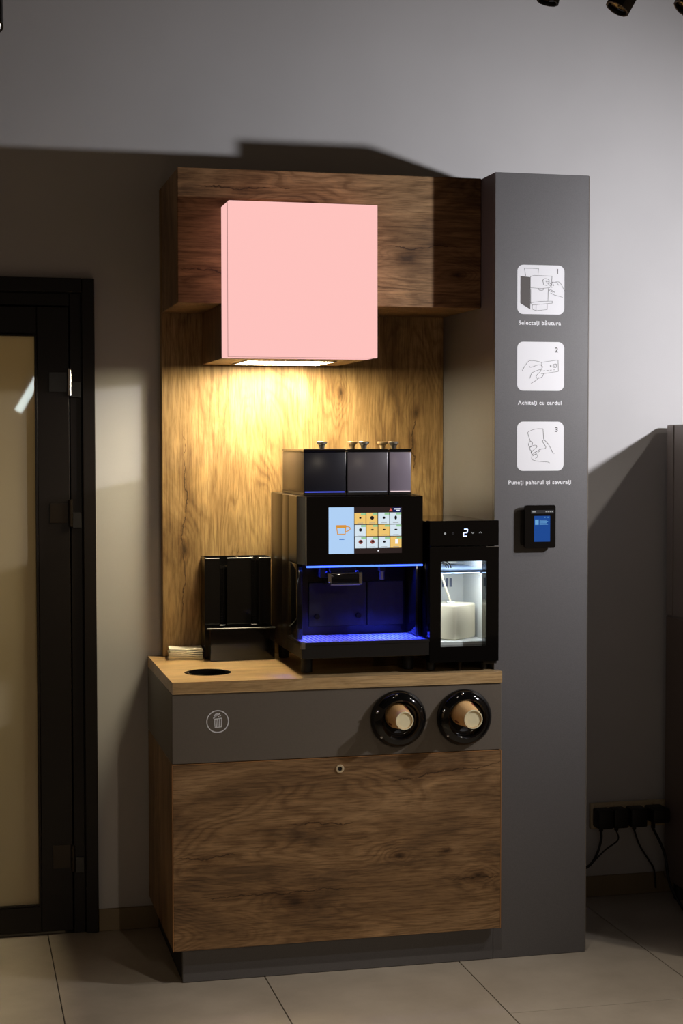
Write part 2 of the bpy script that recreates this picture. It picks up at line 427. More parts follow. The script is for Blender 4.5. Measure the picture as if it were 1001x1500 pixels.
# door
dr = thing('door_1', (-.70, .0, .0), 'dark brown framed door with a frosted glass panel', None); dr['kind'] = 'structure'
bm = bmesh.new()
for a in ((-.207, -.167, -.022, -.0005, .001, 2.124), (-1.263, -1.223, -.022, -.0005, .001, 2.124), (-1.223, -.207, -.022, -.0005, 2.078, 2.124)): bx(bm, *a, .002)
obj('architrave', bm, 'door_black', dr)
bm = bmesh.new()
for a in ((-.246, -.2095, -.008, .13, .001, 2.076), (-1.22, -1.184, -.008, .13, .001, 2.076), (-1.184, -.246, -.008, .13, 2.035, 2.076)): bx(bm, *a, .002)
obj('frame', bm, 'door_black', dr)
bm = bmesh.new()
for a in ((-.350, -.249, -.014, .03, .012, 2.032), (-1.18, -1.08, -.014, .03, .012, 2.032), (-1.08, -.350, -.014, .03, 1.944, 2.032), (-1.08, -.350, -.014, .03, .012, .098)): bx(bm, *a, .002)
leaf = obj('leaf', bm, 'door_black', dr)
bm = bmesh.new()
for a in ((-.275, -.2095, .0315, .055, .001, 2.06), (-1.22, -1.155, .0315, .055, .001, 2.06), (-1.155, -.275, .0315, .055, 2.010, 2.09), (-.2095, -.199, -.0002, .12, .001, 2.09), (-1.231, -1.22, -.0002, .12, .001, 2.09), (-1.22, -.2095, -.0002, .12, 2.0765, 2.0905)): bx(bm, *a)
obj('gap_blocker', bm, 'door_black', dr)  # unseen strips added behind the leaf to block light through the gaps
bm = bmesh.new()
for a in ((-.358, -.350, -.017, -.008, .098, 1.944), (-1.08, -.358, -.017, -.008, 1.937, 1.944), (-1.08, -.358, -.017, -.008, .098, .105)): bx(bm, *a, .001)
obj('glazing_bead', bm, 'door_black', leaf)
tag(box('glass_panel', -1.079, -.351, 0, .008, .099, 1.943, 'frost', dr, bev=0), 'frosted glass panel')
for z, mt_ in ((1.748, 'chrome'), (1.328, 'side_metal'), (.206, 'side_metal')):
    h = obj('hinge', cyl(.0065, (-.2475, -.020, z), .087, n=16), mt_, dr, smooth=40)
    box('hinge_plate', -.312, -.256, -.0165, -.0142, z+.012, z+.088 if z < .3 else z+.075, 'side_metal' if mt_ != 'chrome' else 'black_sat', h, bev=.0005)
    box('hinge_cup', -.241, -.213, -.0215, -.0085, z-.005, z+.045, 'black_sat', h, bev=.001)

cl = bpy.data.lights.new('corridor_lamp', 'AREA'); cl.shape = 'RECTANGLE'; cl.size = .9; cl.size_y = .5; cl.energy = 9; cl.color = (1.0, .80, .50)
o = bpy.data.objects.new('corridor_lamp', cl); COL.objects.link(o); o.location = (-.65, 1.3, 2.3); o.rotation_euler = (R(-55), 0, 0)

# ------------------------------------------------------------------ counter: base cabinet, worktop, back panel
CX1, CYF = 1.0092, -.6152
cb = thing('base_cabinet', (.5, -.3, 0), 'wide base cabinet with grey top fascia and dark oak front below the worktop', 'cabinet')
for a in ((.0165, .993, -.596, -.013, .1075, .1255), (.975, .993, -.596, -.013, .1260, .8645), (.0165, .9745, -.031, -.013, .1260, .8645)): box('carcass_panel', *a, 'oak_side', cb)
box('side_panel', -.0012, .016, -.596, -.0125, .1065, .6585, 'oak_side', cb)
box('side_panel', -.0012, .016, -.596, -.0125, .6600, .8647, 'grey2', cb)
fp = box('front_panel', .0005, 1.0075, CYF, -.5965, .1061, .6565, 'oak_h', cb)
bm = bmesh.new()
bx(bm, -.0012, .0005, CYF-.0002, -.597, .1061, .6580); bx(bm, 1.0075, 1.0092, CYF-.0002, -.597, .1061, .6580); bx(bm, .0005, 1.0075, CYF-.0002, -.597, .6565, .6580)
tag(obj('edge_band', bm, 'edge', fp), 'light oak edge band')
lk = obj('lock', lathe([(.0065, 0), (.0125, 0), (.0130, .002), (.0115, .004), (.0072, .0042), (.0065, .001)], (.501, CYF, .624), '-Y', 28), 'socket', fp, smooth=40)
obj('lock', cyl(.0066, (.501, CYF, .624), .0012, '-Y', 20, .0003), 'black_matte', fp)
fa = box('fascia', -.0012, 1.0092, CYF, -.5965, .6600, .8647, 'grey2', cb)
# waste pictogram: ring and bin
IC = (.133, .781); ik = .0335/133
U = lambda px, py: (IC[0]+(px-685)*ik, IC[1]-(py-985)*ik)
bm = bmesh.new(); y0, y1 = CYF-.0007, CYF-.00005
ribbon(bm, circ(IC[0], IC[1], .0335*.955, 48), .0030, y0, y1, True)
ribbon(bm, [U(*q) for q in ((640, 958), (735, 948))], .0026, y0, y1)
ribbon(bm, [U(*q) for q in ((645, 958), (655, 1056), (728, 1050), (733, 952))], .0022, y0, y1)
for a, b_ in (((664, 960), (671, 1050)), ((686, 957), (690, 1050)), ((710, 955), (709, 1050))): ribbon(bm, [U(*a), U(*b_)], .0034, y0, y1)
ribbon(bm, [U(*q) for q in ((633, 948), (668, 918), (714, 890))], .0034, y0, y1)
for q in (((642, 920), (665, 897), (690, 893)), ((652, 926), (676, 905))): ribbon(bm, [U(*s) for s in q], .0032, y0, y1)
for cx, cz in ((697, 930), (716, 916)): ribbon(bm, circ(*U(cx, cz), .0012, 8), .0018, y0, y1, True)
obj('waste_pictogram', bm, 'white_print', fa)
tag(box('plinth', .031, .9955, -.5802, -.56, .0008, .1058, 'grey', cb), 'recessed grey plinth')
box('plinth_side', .031, .049, -.5595, -.014, .0008, .1058, 'black_matte', cb)

wt = thing('worktop', (.5, -.3, .865), 'light oak worktop with a round waste hole on the grey and oak cabinet', 'worktop')
bm = bmesh.new()
HX, HY, HR = .133, -.43, .0665
def ring_z(z, grow=0):
    o = [bm.verts.new(p) for p in ((0, -.6201, z), (CX1, -.6201, z), (CX1, -.583, z), (.9935, -.583, z), (.9935, -.002, z), (0, -.002, z))]
    h = [bm.verts.new((HX+(HR+.002)*math.cos(2*math.pi*i/48), HY+(HR+.002)*math.sin(2*math.pi*i/48), z)) for i in range(48)]
    return o, h
rings = []
for z in (.9, .8653):
    o, h = ring_z(z); es = []
    for l in (o, h):
        for i in range(len(l)): es.append(bm.edges.new((l[i], l[(i+1) % len(l)])))
    bmesh.ops.triangle_fill(bm, use_beauty=True, edges=es)
    rings.append((o, h))
for k in (0, 1):
    A, B = rings[0][k], rings[1][k]
    for i in range(len(A)):
        j = (i+1) % len(A); bm.faces.new((A[i], A[j], B[j], B[i]))
bmesh.ops.recalc_face_normals(bm, faces=bm.faces)
obj('board', bm, 'oak_top', wt)
tag(obj('waste_ring', lathe([(HR-.010, -.03), (HR-.007, .0012), (HR-.001, .0022), (HR+.005, .0004), (HR+.0045, .0001), (HR+.0012, .0001), (HR+.0012, -.03)], (HX, HY, .9), 'Z', 56), 'black_gloss', wt, smooth=40), 'black ring lining the waste hole')
obj('waste_chute', lathe([(HR-.0105, -.03), (HR-.0115, -.20), (0, -.20)], (HX, HY, .9), 'Z', 40), 'black_matte', wt, smooth=40)

bp_ = tag(box('back_panel', .0455, .995, -.0459, -.001, .9005, 2.4150, 'oak_v', origin=(.5, -.02, .9), bev=.001), 'tall oak back panel with vertical grain behind the coffee machine', 'wall panel')

uc = thing('wall_cabinet', (.5, -.2, 2.0156), 'dark oak wall cabinet behind the lit pink box', 'cabinet')
box('body', .0465, .9945, -.4290, -.0465, 2.0160, 2.4170, 'oak_side', uc)
box('front_panel', .0455, .9950, -.4476, -.4295, 2.0156, 2.4176, 'oak_h2', uc)

lb = thing('light_box', (.4, -.4, 1.85), 'glowing pink square light box on an oak hood with a lamp underneath', 'light box')
SX0, SX1, SZ0, SZ1 = .1765, .627, 1.8500, 2.3043
box('hood', SX0+.001, SX1-.001, -.4485, -.0465, SZ0, 2.0150, 'oak_side', lb, bev=.001)
tag(box('lit_face', SX0, SX1, -.58, -.5655, SZ0, SZ1, 'pink', lb, bev=.0015), 'glowing pink acrylic face')
box('lit_body', SX0, SX1, -.5640, -.4490, SZ0+.001, SZ1-.001, 'pink', lb, bev=.001)
bm = bmesh.new()
for a in ((SX0-.0006, SX0+.002, SZ0-.0006, SZ1+.0006), (SX1-.002, SX1+.0006, SZ0-.0006, SZ1+.0006), (SX0+.002, SX1-.002, SZ0-.0006, SZ0+.002), (SX0+.002, SX1-.002, SZ1-.002, SZ1+.0006)): bx(bm, a[0], a[1], -.5660, -.5636, a[2], a[3])
obj('face_seam', bm, 'seam', lb)
bm = bmesh.new()
for a in ((.262, .55, -.372, -.364), (.262, .55, -.136, -.128), (.262, .27, -.364, -.136), (.542, .55, -.364, -.136)): bx(bm, *a, SZ0-.003, SZ0-.0002)
lp = obj('lamp_frame', bm, 'steel', lb)
tag(box('lamp_panel', .2705, .5415, -.3635, -.1365, SZ0-.0022, SZ0-.0004, 'led_white', lb, bev=0), 'bright lamp panel facing down')

# ------------------------------------------------------------------ pillar
PX0, PX1, PY, PZ = .9960, 1.3022, -.5802, 2.4162
pl = thing('pillar', (1.15, -.3, 0), 'tall graphite grey pillar printed with three white instruction squares', 'pillar')
box('front_panel', PX0, PX1-.003, PY, PY+.018, .0008, PZ, 'grey', pl, bev=.001)
box('edge_strip', PX1-.0028, PX1, PY+.001, PY+.018, .004, PZ-.001, 'grey2', pl, bev=.0004)
box('side_panel', PX0, PX0+.018, PY+.0185, -.001, .0008, PZ, 'grey', pl, bev=.001)
box('side_panel', PX1-.018, PX1, PY+.0185, -.001, .0008, PZ, 'grey', pl, bev=.001)
box('top_panel', PX0+.0185, PX1-.0185, PY+.0185, -.001, PZ-.018, PZ-.001, 'grey', pl, bev=.001)
yP = PY
def panel(x0, x1, z0, z1, num, lines, filled=None, dots=()):
    p = obj('instruction_square', prism(rrect(x0, x1, z0, z1, .019), yP-.0006, yP-.00005), 'white_print', pl)
    def mp(bounds):
        bx0, bx1, by0, by1 = bounds
        return lambda q: (x0+(q[0]-bx0)/(bx1-bx0)*(x1-x0), z1-(q[1]-by0)/(by1-by0)*(z1-z0))
    return p, mp
def drawing(p, f, lines, wd=.0011):
    bm = bmesh.new()
    for l in lines:
        pts = [f(q) for q in l]
        if len(pts) > 3:
            sp = spline([(a, 0, b) for a, b in pts], 4); pts = [(v.x, v.z) for v in sp]
        ribbon(bm, pts, wd, yP-.0010, yP-.0006)
    return obj('line_drawing', bm, 'ink', p)
X0, X1 = 1.0675, 1.2200
p1, mp = panel(X0, X1, 1.989, 2.139, '1', None); f = mp((115, 541, 110, 568))
ln = [((232, 220), (262, 207), (428, 210)), ((428, 210), (425, 300)), ((232, 220), (232, 322)), ((232, 322), (330, 328), (410, 318)),
      ((190, 215), (178, 142), (306, 142)), ((306, 142), (300, 205)), ((395, 325), (392, 445)), ((236, 330), (236, 460)),
      ((232, 462), (330, 447), (432, 443)), ((432, 443), (430, 462), (250, 482)), ((250, 482), (232, 462)), ((250, 480), (250, 520), (285, 535)),
      ((285, 535), (285, 482)), ((285, 535), (385, 522)), ((385, 522), (385, 470)), ((305, 330), (315, 343), (345, 343), (350, 328)),
      ((345, 250), (352, 292), (385, 300)), ((345, 250), (360, 235), (390, 238), (408, 260)),
      ((430, 318), (375, 262), (380, 255), (400, 268), (430, 295)), ((430, 265), (445, 300)), ((430, 265), (470, 268), (490, 295)),
      ((460, 262), (495, 265), (520, 300), (540, 345)), ((400, 345), (440, 362)), ((400, 345), (415, 335), (455, 362)), ((415, 365), (450, 385), (490, 395), (525, 405))]
drawing(p1, f, ln)
q = [f(a) for a in ((143, 215), (232, 224), (232, 523), (143, 468))]
obj('printed_side', prism(q, yP-.0010, yP-.0006), 'ink_dark', p1)
text('numeral', '1', .021, f((478, 187))[0], yP-.0008, f((478, 187))[1], 'ink', p1, .0004)
p2, mp = panel(X0+.0005, X1+.0005, 1.7555, 1.905, '2', None); f = mp((115, 541, 815, 1270))
ln = [((160, 1085), (185, 1040), (215, 1000), (240, 990), (290, 995), (340, 1008)), ((225, 1040), (232, 1052), (262, 1045), (300, 1030), (340, 1028)),
      ((230, 1155), (245, 1110), (275, 1090), (338, 1065)), ((338, 1065), (345, 1045), (330, 1035)), ((240, 1203), (295, 1168), (310, 1145)),
      ((285, 1140), (300, 1155), (340, 1140), (352, 1112), (330, 1110)), ((285, 1140), (300, 1115), (322, 1095), (332, 1065)),
      ((338, 1005), (485, 982)), ((485, 982), (488, 1088)), ((488, 1088), (352, 1110)), ((338, 1005), (340, 1085))]
ln += [((350+a, 1084-a*.1), (368+a, 1082-a*.1)) for a in range(0, 120, 30)]
ln += [((445, 1022), (445, 1050), (468, 1050), (468, 1020), (445, 1022)), ((450, 1044), (464, 1026)), ((415, 1030), (415, 1048)), ((422, 1034), (422, 1044))]
drawing(p2, f, ln)
text('numeral', '2', .021, f((470, 910))[0], yP-.0008, f((470, 910))[1], 'ink', p2, .0004)
p3, mp = panel(X0+.001, X1, 1.510, 1.661, '3', None); f = mp((120, 580, 123, 615))
ln = [((222, 232), (265, 208), (320, 195), (375, 195)), ((222, 232), (250, 320)), ((375, 195), (382, 300)), ((270, 325), (248, 322), (232, 350), (242, 375), (262, 368), (272, 340), (268, 325)),
      ((245, 378), (248, 405), (262, 415)), ((248, 380), (285, 360), (312, 362), (312, 382), (280, 408), (262, 430)),
      ((262, 432), (270, 452), (345, 400)), ((282, 440), (350, 400), (395, 392), (402, 372), (378, 335), (370, 312)), ((350, 400), (340, 420), (300, 448), (275, 462)),
      ((370, 312), (390, 310), (425, 345), (452, 390), (468, 425), (488, 442)), ((268, 462), (265, 495), (290, 512), (340, 520), (425, 528)), ((425, 528), (442, 536)),
      ((275, 465), (300, 450), (318, 455), (322, 475), (300, 492)), ((262, 415), (258, 432), (266, 450))]
drawing(p3, f, ln)
text('numeral', '3', .021, f((508, 225))[0], yP-.0008, f((508, 225))[1], 'ink', p3, .0004)
text('caption_lettering', 'Selecta\u0163i b\u0103utura', .0205, 1.1405, yP-.0003, 1.9570, 'white_print', pl, .00048, width=.137)
text('caption_lettering', 'Achita\u0163i cu cardul', .0205, 1.1420, yP-.0003, 1.7130, 'white_print', pl, .00048, width=.142)
text('caption_lettering', 'Pune\u0163i paharul \u015fi savura\u0163i', .0205, 1.1430, yP-.0003, 1.4690, 'white_print', pl, .00048, width=.204)

# card reader
cr = thing('card_reader', (1.135, PY-.02, 1.275), 'small black card reader with a blue screen on the grey pillar', 'card reader')
obj('housing', prism(rrect(1.080, 1.176, 1.281, 1.392, .006), PY-.014, PY-.0003), 'black_sat', cr)
obj('faceplate', prism(rrect(1.086, 1.186, 1.273, 1.405, .007), PY-.024, PY-.0145), 'black_gloss', cr)
Yr = PY-.0243
obj('screen', prism(rrect(1.1165, 1.168, 1.293, 1.372, .001), Yr-.0003, Yr), 'pos_blue', cr)
s_ = cr.children[-1]
bm = bmesh.new(); bx(bm, 1.119, 1.1305, Yr-.0007, Yr-.0003, 1.345, 1.361)
for k in range(4): bx(bm, 1.1335, 1.161-.004*(k % 2), Yr-.0007, Yr-.0003, 1.3455+k*.0042, 1.3475+k*.0042)
bx(bm, 1.149, 1.153, Yr-.0007, Yr-.0003, 1.3665, 1.369); bx(bm, 1.158, 1.164, Yr-.0007, Yr-.0003, 1.3665, 1.369)
obj('screen_text', bm, 'pos_light', cr)
obj('status_bar', prism(rrect(1.106, 1.180, 1.3795, 1.390, .001), Yr-.0003, Yr), 'pos_bar', cr)
for a, b_ in [(1.110, 1.121)]+[(1.153+k*.0066, 1.157+k*.0066) for k in range(4)]: box('status_icon', a, b_, Yr-.0007, Yr-.0003, 1.3833, 1.3866, 'ui_dim', cr, bev=0)

# ------------------------------------------------------------------ coffee machine
cm = thing('coffee_machine', (.585, -.36, .9), 'black coffee machine with touch screen and blue lit drip tray', 'coffee machine')
box('rear_housing', .3905, .7800, -.2955, -.1140, .9525, 1.4370, 'side_metal', cm, bev=.003, seg=2)
box('front_housing', .3905, .7800, -.4000, -.2965, .9525, 1.4370, 'side_metal', cm, bev=.002, seg=2)
box('head', .3905, .7800, -.5230, -.4010, 1.2330, 1.4365, 'side_metal', cm, bev=.002)
# chamfered glossy frame round the touch panel
bm = bmesh.new()
fr = [(.3905, -.5240), (.4050, -.5900), (.7650, -.5900), (.7800, -.5240)]
lo = [bm.verts.new((x, y, 1.2330)) for x, y in fr]; hi = [bm.verts.new((x, y, 1.4360)) for x, y in fr]
for i in range(4): bm.faces.new((lo[i], lo[(i+1) % 4], hi[(i+1) % 4], hi[i]))
bm.faces.new(lo[::-1]); bm.faces.new(hi); bmesh.ops.recalc_face_normals(bm, faces=bm.faces)
obj('front_bezel', bm, 'black_gloss', cm)
pn = box('touch_panel', .4055, .7645, -.5945, -.5903, 1.2310, 1.4355, 'black_glass', cm, bev=.0008)
box('bezel_trim', .4035, .4053, -.5940, -.5903, 1.2310, 1.4355, 'steel', pn, bev=0)
bm = bmesh.new(); bx(bm, .4055, .7645, -.5955, -.5870, 1.2255, 1.2302, .001)
tag(obj('light_strip', bm, 'led_blue', cm), 'glowing blue light strip')
bl = bpy.data.lights.new('blue_strip_light', 'AREA'); bl.shape = 'RECTANGLE'; bl.size = .34; bl.size_y = .02; bl.energy = 4.2; bl.spread = R(60); bl.color = (.03, .05, 1.0)
o = bpy.data.objects.new('blue_strip_light', bl); COL.objects.link(o); o.location = (.585, -.520, 1.2290); o.rotation_euler = (R(6), 0, 0)
# screen
sx0, sx1, sz0, sz1 = .4725, .6985, 1.2655, 1.4045; yS = -.5948
T = lambda px, py: (sx0+(px-80)/765*(sx1-sx0), sz1-(py-130)/498*(sz1-sz0))
def flat(name, px0, px1, py0, py1, material, parent, d=0):
    a = T(px0, py0); b = T(px1, py1)
    bm = bmesh.new(); bx(bm, a[0], b[0], yS-.0003-.0003*d, yS-.0003*d, b[1], a[1])
    return obj(name, bm, material, parent)
sc = flat('screen', 80, 845, 130, 628, 'ui_dark', cm)
flat('screen_side_panel', 80, 343, 130, 628, 'ui_blue', sc, 1)
bm = bmesh.new()
cup = [T(*q) for q in ((160, 325), (172, 418), (250, 418), (258, 325))]
ribbon(bm, cup, .0026, yS-.0010, yS-.0006); bx(bm, T(160, 0)[0], T(262, 0)[0], yS-.0010, yS-.0006, T(0, 352)[1], T(0, 320)[1])
hd = spline([(T(*q)[0], 0, T(*q)[1]) for q in ((256, 335), (296, 345), (298, 372), (258, 392))], 5); ribbon(bm, [(v.x, v.z) for v in hd], .0026, yS-.0010, yS-.0006)
obj('cup_icon', bm, 'ui_orange', sc)
flat('screen_text', 190, 242, 466, 478, 'ui_text', sc, 2)
tan = {(0, 0), (0, 1), (1, 1), (1, 2), (2, 3)}
gl = {(0, 0): (12, 10), (0, 1): (20, 20), (0, 2): (14, 13), (0, 3): (13, 22), (1, 0): (16, 18), (1, 1): (16, 8), (1, 2): (16, 8), (1, 3): (16, 8), (2, 0): (23, 23), (2, 1): (23, 23), (2, 2): (14, 12), (2, 3): (20, 28)}
gbm = bmesh.new(); gm = bmesh.new(); gd = bmesh.new(); gc = bmesh.new()
def fl_(bm, px0, px1, py0, py1, d):
    a = T(px0, py0); b = T(px1, py1); bx(bm, a[0], b[0], yS-.0003-.0003*d, yS-.0003*d, b[1], a[1])
for r in range(3):
    for c in range(4):
        x0 = 348+c*124+r*2; y0 = 192+r*129
        flat('menu_tile', x0, x0+116, y0, y0+121, 'ui_tan' if (r, c) in tan else 'ui_pale', sc, 1)
        flat('price_tag', x0+66, x0+116, y0+2, y0+22, 'ui_green', sc, 2)
        flat('drink_name', x0+30, x0+90, y0+106, y0+111, 'ui_dim', sc, 2)
        w_, h_ = gl[(r, c)]; cx, cy = x0+60, y0+54
        tgt = gc if (r == 2 and c < 2) else gm
        if (r, c) == (2, 3): continue
        e = [(T(cx+w_*math.cos(a), 0)[0], T(0, cy+h_*math.sin(a))[1]) for a in [2*math.pi*i/14 for i in range(14)]]
        obj('drink_icon', prism(e, yS-.0010, yS-.0006), 'ui_cocoa' if tgt is gc else 'ui_glyph', sc)
        if tgt is gc:
            e = [(T(cx+4+11*math.cos(a), 0)[0], T(0, cy-4+11*math.sin(a))[1]) for a in [2*math.pi*i/12 for i in range(12)]]
            obj('drink_icon', prism(e, yS-.0013, yS-.0010), 'ui_glyph', sc)
for b_ in (gbm, gm, gd, gc): b_.free()
flat('drink_icon', 775, 802, 478, 528, 'ui_white', sc, 2)
flat('header_badge', 752, 838, 138, 186, 'ui_navy', sc, 1); flat('header_text', 762, 828, 146, 158, 'ui_white', sc, 2); flat('header_text', 786, 822, 164, 173, 'ui_white', sc, 2)
bm = prism([T(708, 178), T(728, 142), T(748, 178)][::-1], yS-.0007, yS-.0003); obj('header_icon', bm, 'ui_red', sc)
flat('page_dot', 590, 604, 592, 606, 'ui_white', sc, 1)
# serving bay
box('bay_column', .3905, .4080, -.5225, -.4010, 1.0035, 1.2325, 'black_gloss', cm, bev=.002, seg=2)
box('bay_column', .7620, .7800, -.5225, -.4010, 1.0035, 1.2325, 'black_gloss', cm, bev=.002, seg=2)
d1 = box('bay_door', .4520, .6360, -.4065, -.4005, 1.0270, 1.1650, 'black_sat', cm)
d2 = box('bay_door', .6385, .7560, -.4065, -.4005, 1.0270, 1.1650, 'black_sat', cm)
for kx in (.4755, .6070): obj('knob', lathe([(.004, 0), (.004, .006), (.0085, .008), (.0085, .016), (.007, .018), (0, .018)], (kx, -.4066, 1.0605), '-Y', 20), 'black_gloss', d1, smooth=40)
sp = box('spout', .4800, .5820, -.5600, -.4700, 1.1740, 1.2050, 'black_gloss', cm, bev=.003, seg=2)
box('spout_trim', .4780, .4895, -.5640, -.4900, 1.1760, 1.2060, 'chrome', sp, bev=.002)
box('spout_trim', .5740, .5850, -.5640, -.4900, 1.1700, 1.2080, 'chrome', sp, bev=.002)
box('spout_trim', .4900, .5735, -.5635, -.5602, 1.2030, 1.2060, 'chrome', sp, bev=.0005)
box('spout_trim', .4860, .5780, -.5630, -.4900, 1.1680, 1.1735, 'steel', sp, bev=.001)
box('spout_carrier', .4930, .5730, -.5300, -.4720, 1.2052, 1.2252, 'black_sat', sp, bev=.001)
box('spout_bracket', .4620, .4775, -.5300, -.4800, 1.1900, 1.2252, 'black_sat', sp, bev=.001)
nz = obj('water_nozzle', cyl(.0075, (.6560, -.520, 1.1800), .0450, n=18), 'steel', cm, smooth=40)
box('nozzle_mount', .6480, .6640, -.5300, -.5000, 1.2050, 1.2325, 'black_sat', nz, bev=.001)
bm = bmesh.new()
bx(bm, .3860, .7808, -.6120, -.4015, .9550, .9960, .002)
for a in ((.3860, .3925, -.6120, -.4015), (.7745, .7808, -.6120, -.4015), (.3925, .7745, -.6120, -.6050)): bx(bm, *a, .9955, 1.0035)
dt = obj('drip_tray', bm, 'black_sat', cm)
box('tray_corner', .3840, .3970, -.6135, -.5950, .9850, 1.0040, 'steel', dt, bev=.001)
bm = bmesh.new()
for i in range(30):
    xx = .3945+i*(.7725-.3945)/29; bx(bm, xx-.0045, xx+.0045, -.6045, -.4075, .9965, 1.0015)
for yy in (-.604, -.505, -.410): bx(bm, .3935, .7735, yy-.003, yy+.003, .9965, 1.0010)
tag(obj('tray_grate', bm, 'grate', dt), 'metal drip grate lit blue')
bm = bmesh.new()
for fx, fy in ((.425, -.50), (.745, -.50), (.425, -.15), (.745, -.15)):
    obj('foot', cyl(.017, (fx, fy, .9005), .0540 if fy < -.4 else .0518, n=24, bev=.002), 'black_matte', cm, smooth=40)
bm.free()
# bean and powder canisters on the head
for x0, x1, mt_, st, kn in ((.4175, .5475, 'canister_dark', 'strip_blue', (.505,)), (.5530, .6800, 'canister', 'strip_grey', (.640,)), (.6855, .7540, 'canister_bright_refl', 'strip_pink', (.742,))):
    cn = box('canister', x0, x1, -.5000, -.1740, 1.4455, 1.5680, mt_, cm, bev=.002, seg=2)
    box('canister_base', x0-.0015, x1+.0015, -.5005, -.1735, 1.4380, 1.4450, 'black_sat', cn, bev=.0005)
    box('light_edge', x0+.003, x1-.003, -.5012, -.5003, 1.4462, 1.4495, st, cn, bev=0)
    box('canister_lid', x0-.001, x1+.001, -.5010, -.1730, 1.5685, 1.5780, 'black_gloss', cn, bev=.002)
    for kx in kn:
        obj('lid_knob', lathe([(.008, 0), (.0105, .012), (.0165, .0155), (.0170, .021), (.0155, .0225), (0, .0225)], (min(kx, x1-.018), -.36, 1.5782), 'Z', 24), 'steel', cn, smooth=40)
for kx in (.640, .748):
    cn = [c for c in cm.children if c.name.startswith('canister')][1 if kx < .7 else 2]
    obj('lid_knob', lathe([(.008, 0), (.0105, .012), (.0165, .0155), (.0170, .021), (.0155, .0225), (0, .0225)], (min(kx-.005, .736), -.225, 1.5782), 'Z', 24), 'knob_lit', cn, smooth=40)

# ------------------------------------------------------------------ milk fridge
mf = thing('milk_fridge', (.885, -.39, .9), 'small black milk fridge with a window beside the coffee machine', 'fridge')
fx0, fx1 = .7855, .9925
bm = bmesh.new()
bx(bm, fx0, fx0+.012, -.5700, -.1900, .9320, 1.3580, .001); bx(bm, fx1-.012, fx1, -.5700, -.1900, .9320, 1.3580, .001)
bx(bm, fx0+.012, fx1-.012, -.5700, -.1900, 1.3440, 1.3580, .001); bx(bm, fx0+.012, fx1-.012, -.5700, -.1900, .9320, .9420, .001); bx(bm, fx0+.012, fx1-.012, -.2000, -.1900, .9420, 1.3440)
obj('cabinet', bm, 'black_gloss', mf)
bm = bmesh.new(); lx0, lx1 = fx0+.0125, fx1-.0125
bx(bm, lx0, lx0+.004, -.5690, -.2010, .9425, 1.3430); bx(bm, lx1-.004, lx1, -.5690, -.2010, .9425, 1.3430)
bx(bm, lx0+.004, lx1-.004, -.3300, -.2010, .9425, 1.3430); bx(bm, lx0+.004, lx1-.004, -.5690, -.3300, .9425, .9480); bx(bm, lx0+.004, lx1-.004, -.5690, -.3300, 1.2700, 1.3430)
ln_ = obj('liner', bm, 'fridge_white', mf)
for k in range(6): box('grille_slot', .868+k*.0125, .8755+k*.0125, -.3315, -.3302, 1.135, 1.163, 'slot', ln_, bev=0)
box('cooling_step', lx0+.0045, lx1-.0045, -.5650, -.3302, .9485, .9900, 'fridge_white', ln_, bev=.003)
sh = box('shelf', lx0+.0045, lx1-.0045, -.5500, -.3320, 1.196, 1.2075, 'shelf_blue', mf, bev=.002)
box('shelf_clip', lx1-.020, lx1-.0045, -.5560, -.5505, 1.186, 1.206, 'slot', sh, bev=.001)
box('thermostat', .905, .950, -.3600, -.3305, 1.2105, 1.244, 'milk', ln_, bev=.006, seg=2)
box('thermostat_mark', .915, .930, -.3612, -.3602, 1.231, 1.234, 'slot', ln_, bev=0)
cp = box('control_panel', .7815, 1.0000, -.6120, -.5705, 1.2845, 1.3610, 'black_glass', mf, bev=.0015)
bm = bmesh.new(); wx0, wx1, wz0, wz1 = .8165, .9605, .9790, 1.2380
bx(bm, .7815, wx0, -.6120, -.5705, .9320, 1.2820); bx(bm, wx1, 1.0000, -.6120, -.5705, .9320, 1.2820); bx(bm, wx0, wx1, -.6120, -.5705, wz1, 1.2820); bx(bm, wx0, wx1, -.6120, -.5705, .9320, wz0)
bmesh.ops.remove_doubles(bm, verts=bm.verts, dist=1e-5)
dr_ = obj('door', bm, 'black_glass', mf)
tag(box('window_pane', wx0+.0005, wx1-.0005, -.6030, -.5990, wz0+.0005, wz1-.0005, 'pane', dr_, bev=0), 'clear glass pane')
box('door_grip', .960, .9995, -.6135, -.6122, 1.2790, 1.2818, 'steel', dr_, bev=0)
for x0, x1, z0, z1 in ((.792, .812, .905, .9318), (.965, .985, .905, .9318)):
    for yy in (-.55, -.215): obj('foot', cyl(.012, ((x0+x1)/2, yy, .9005), .0312, n=18), 'black_matte', mf, smooth=40)
obj('levelling_screw', cyl(.006, (.888, -.575, .9005), .0310, n=16), 'side_metal', mf, smooth=40)
box('hinge_bracket', .955, .9985, -.6000, -.5720, .9220, .9315, 'black_sat', mf, bev=.001)
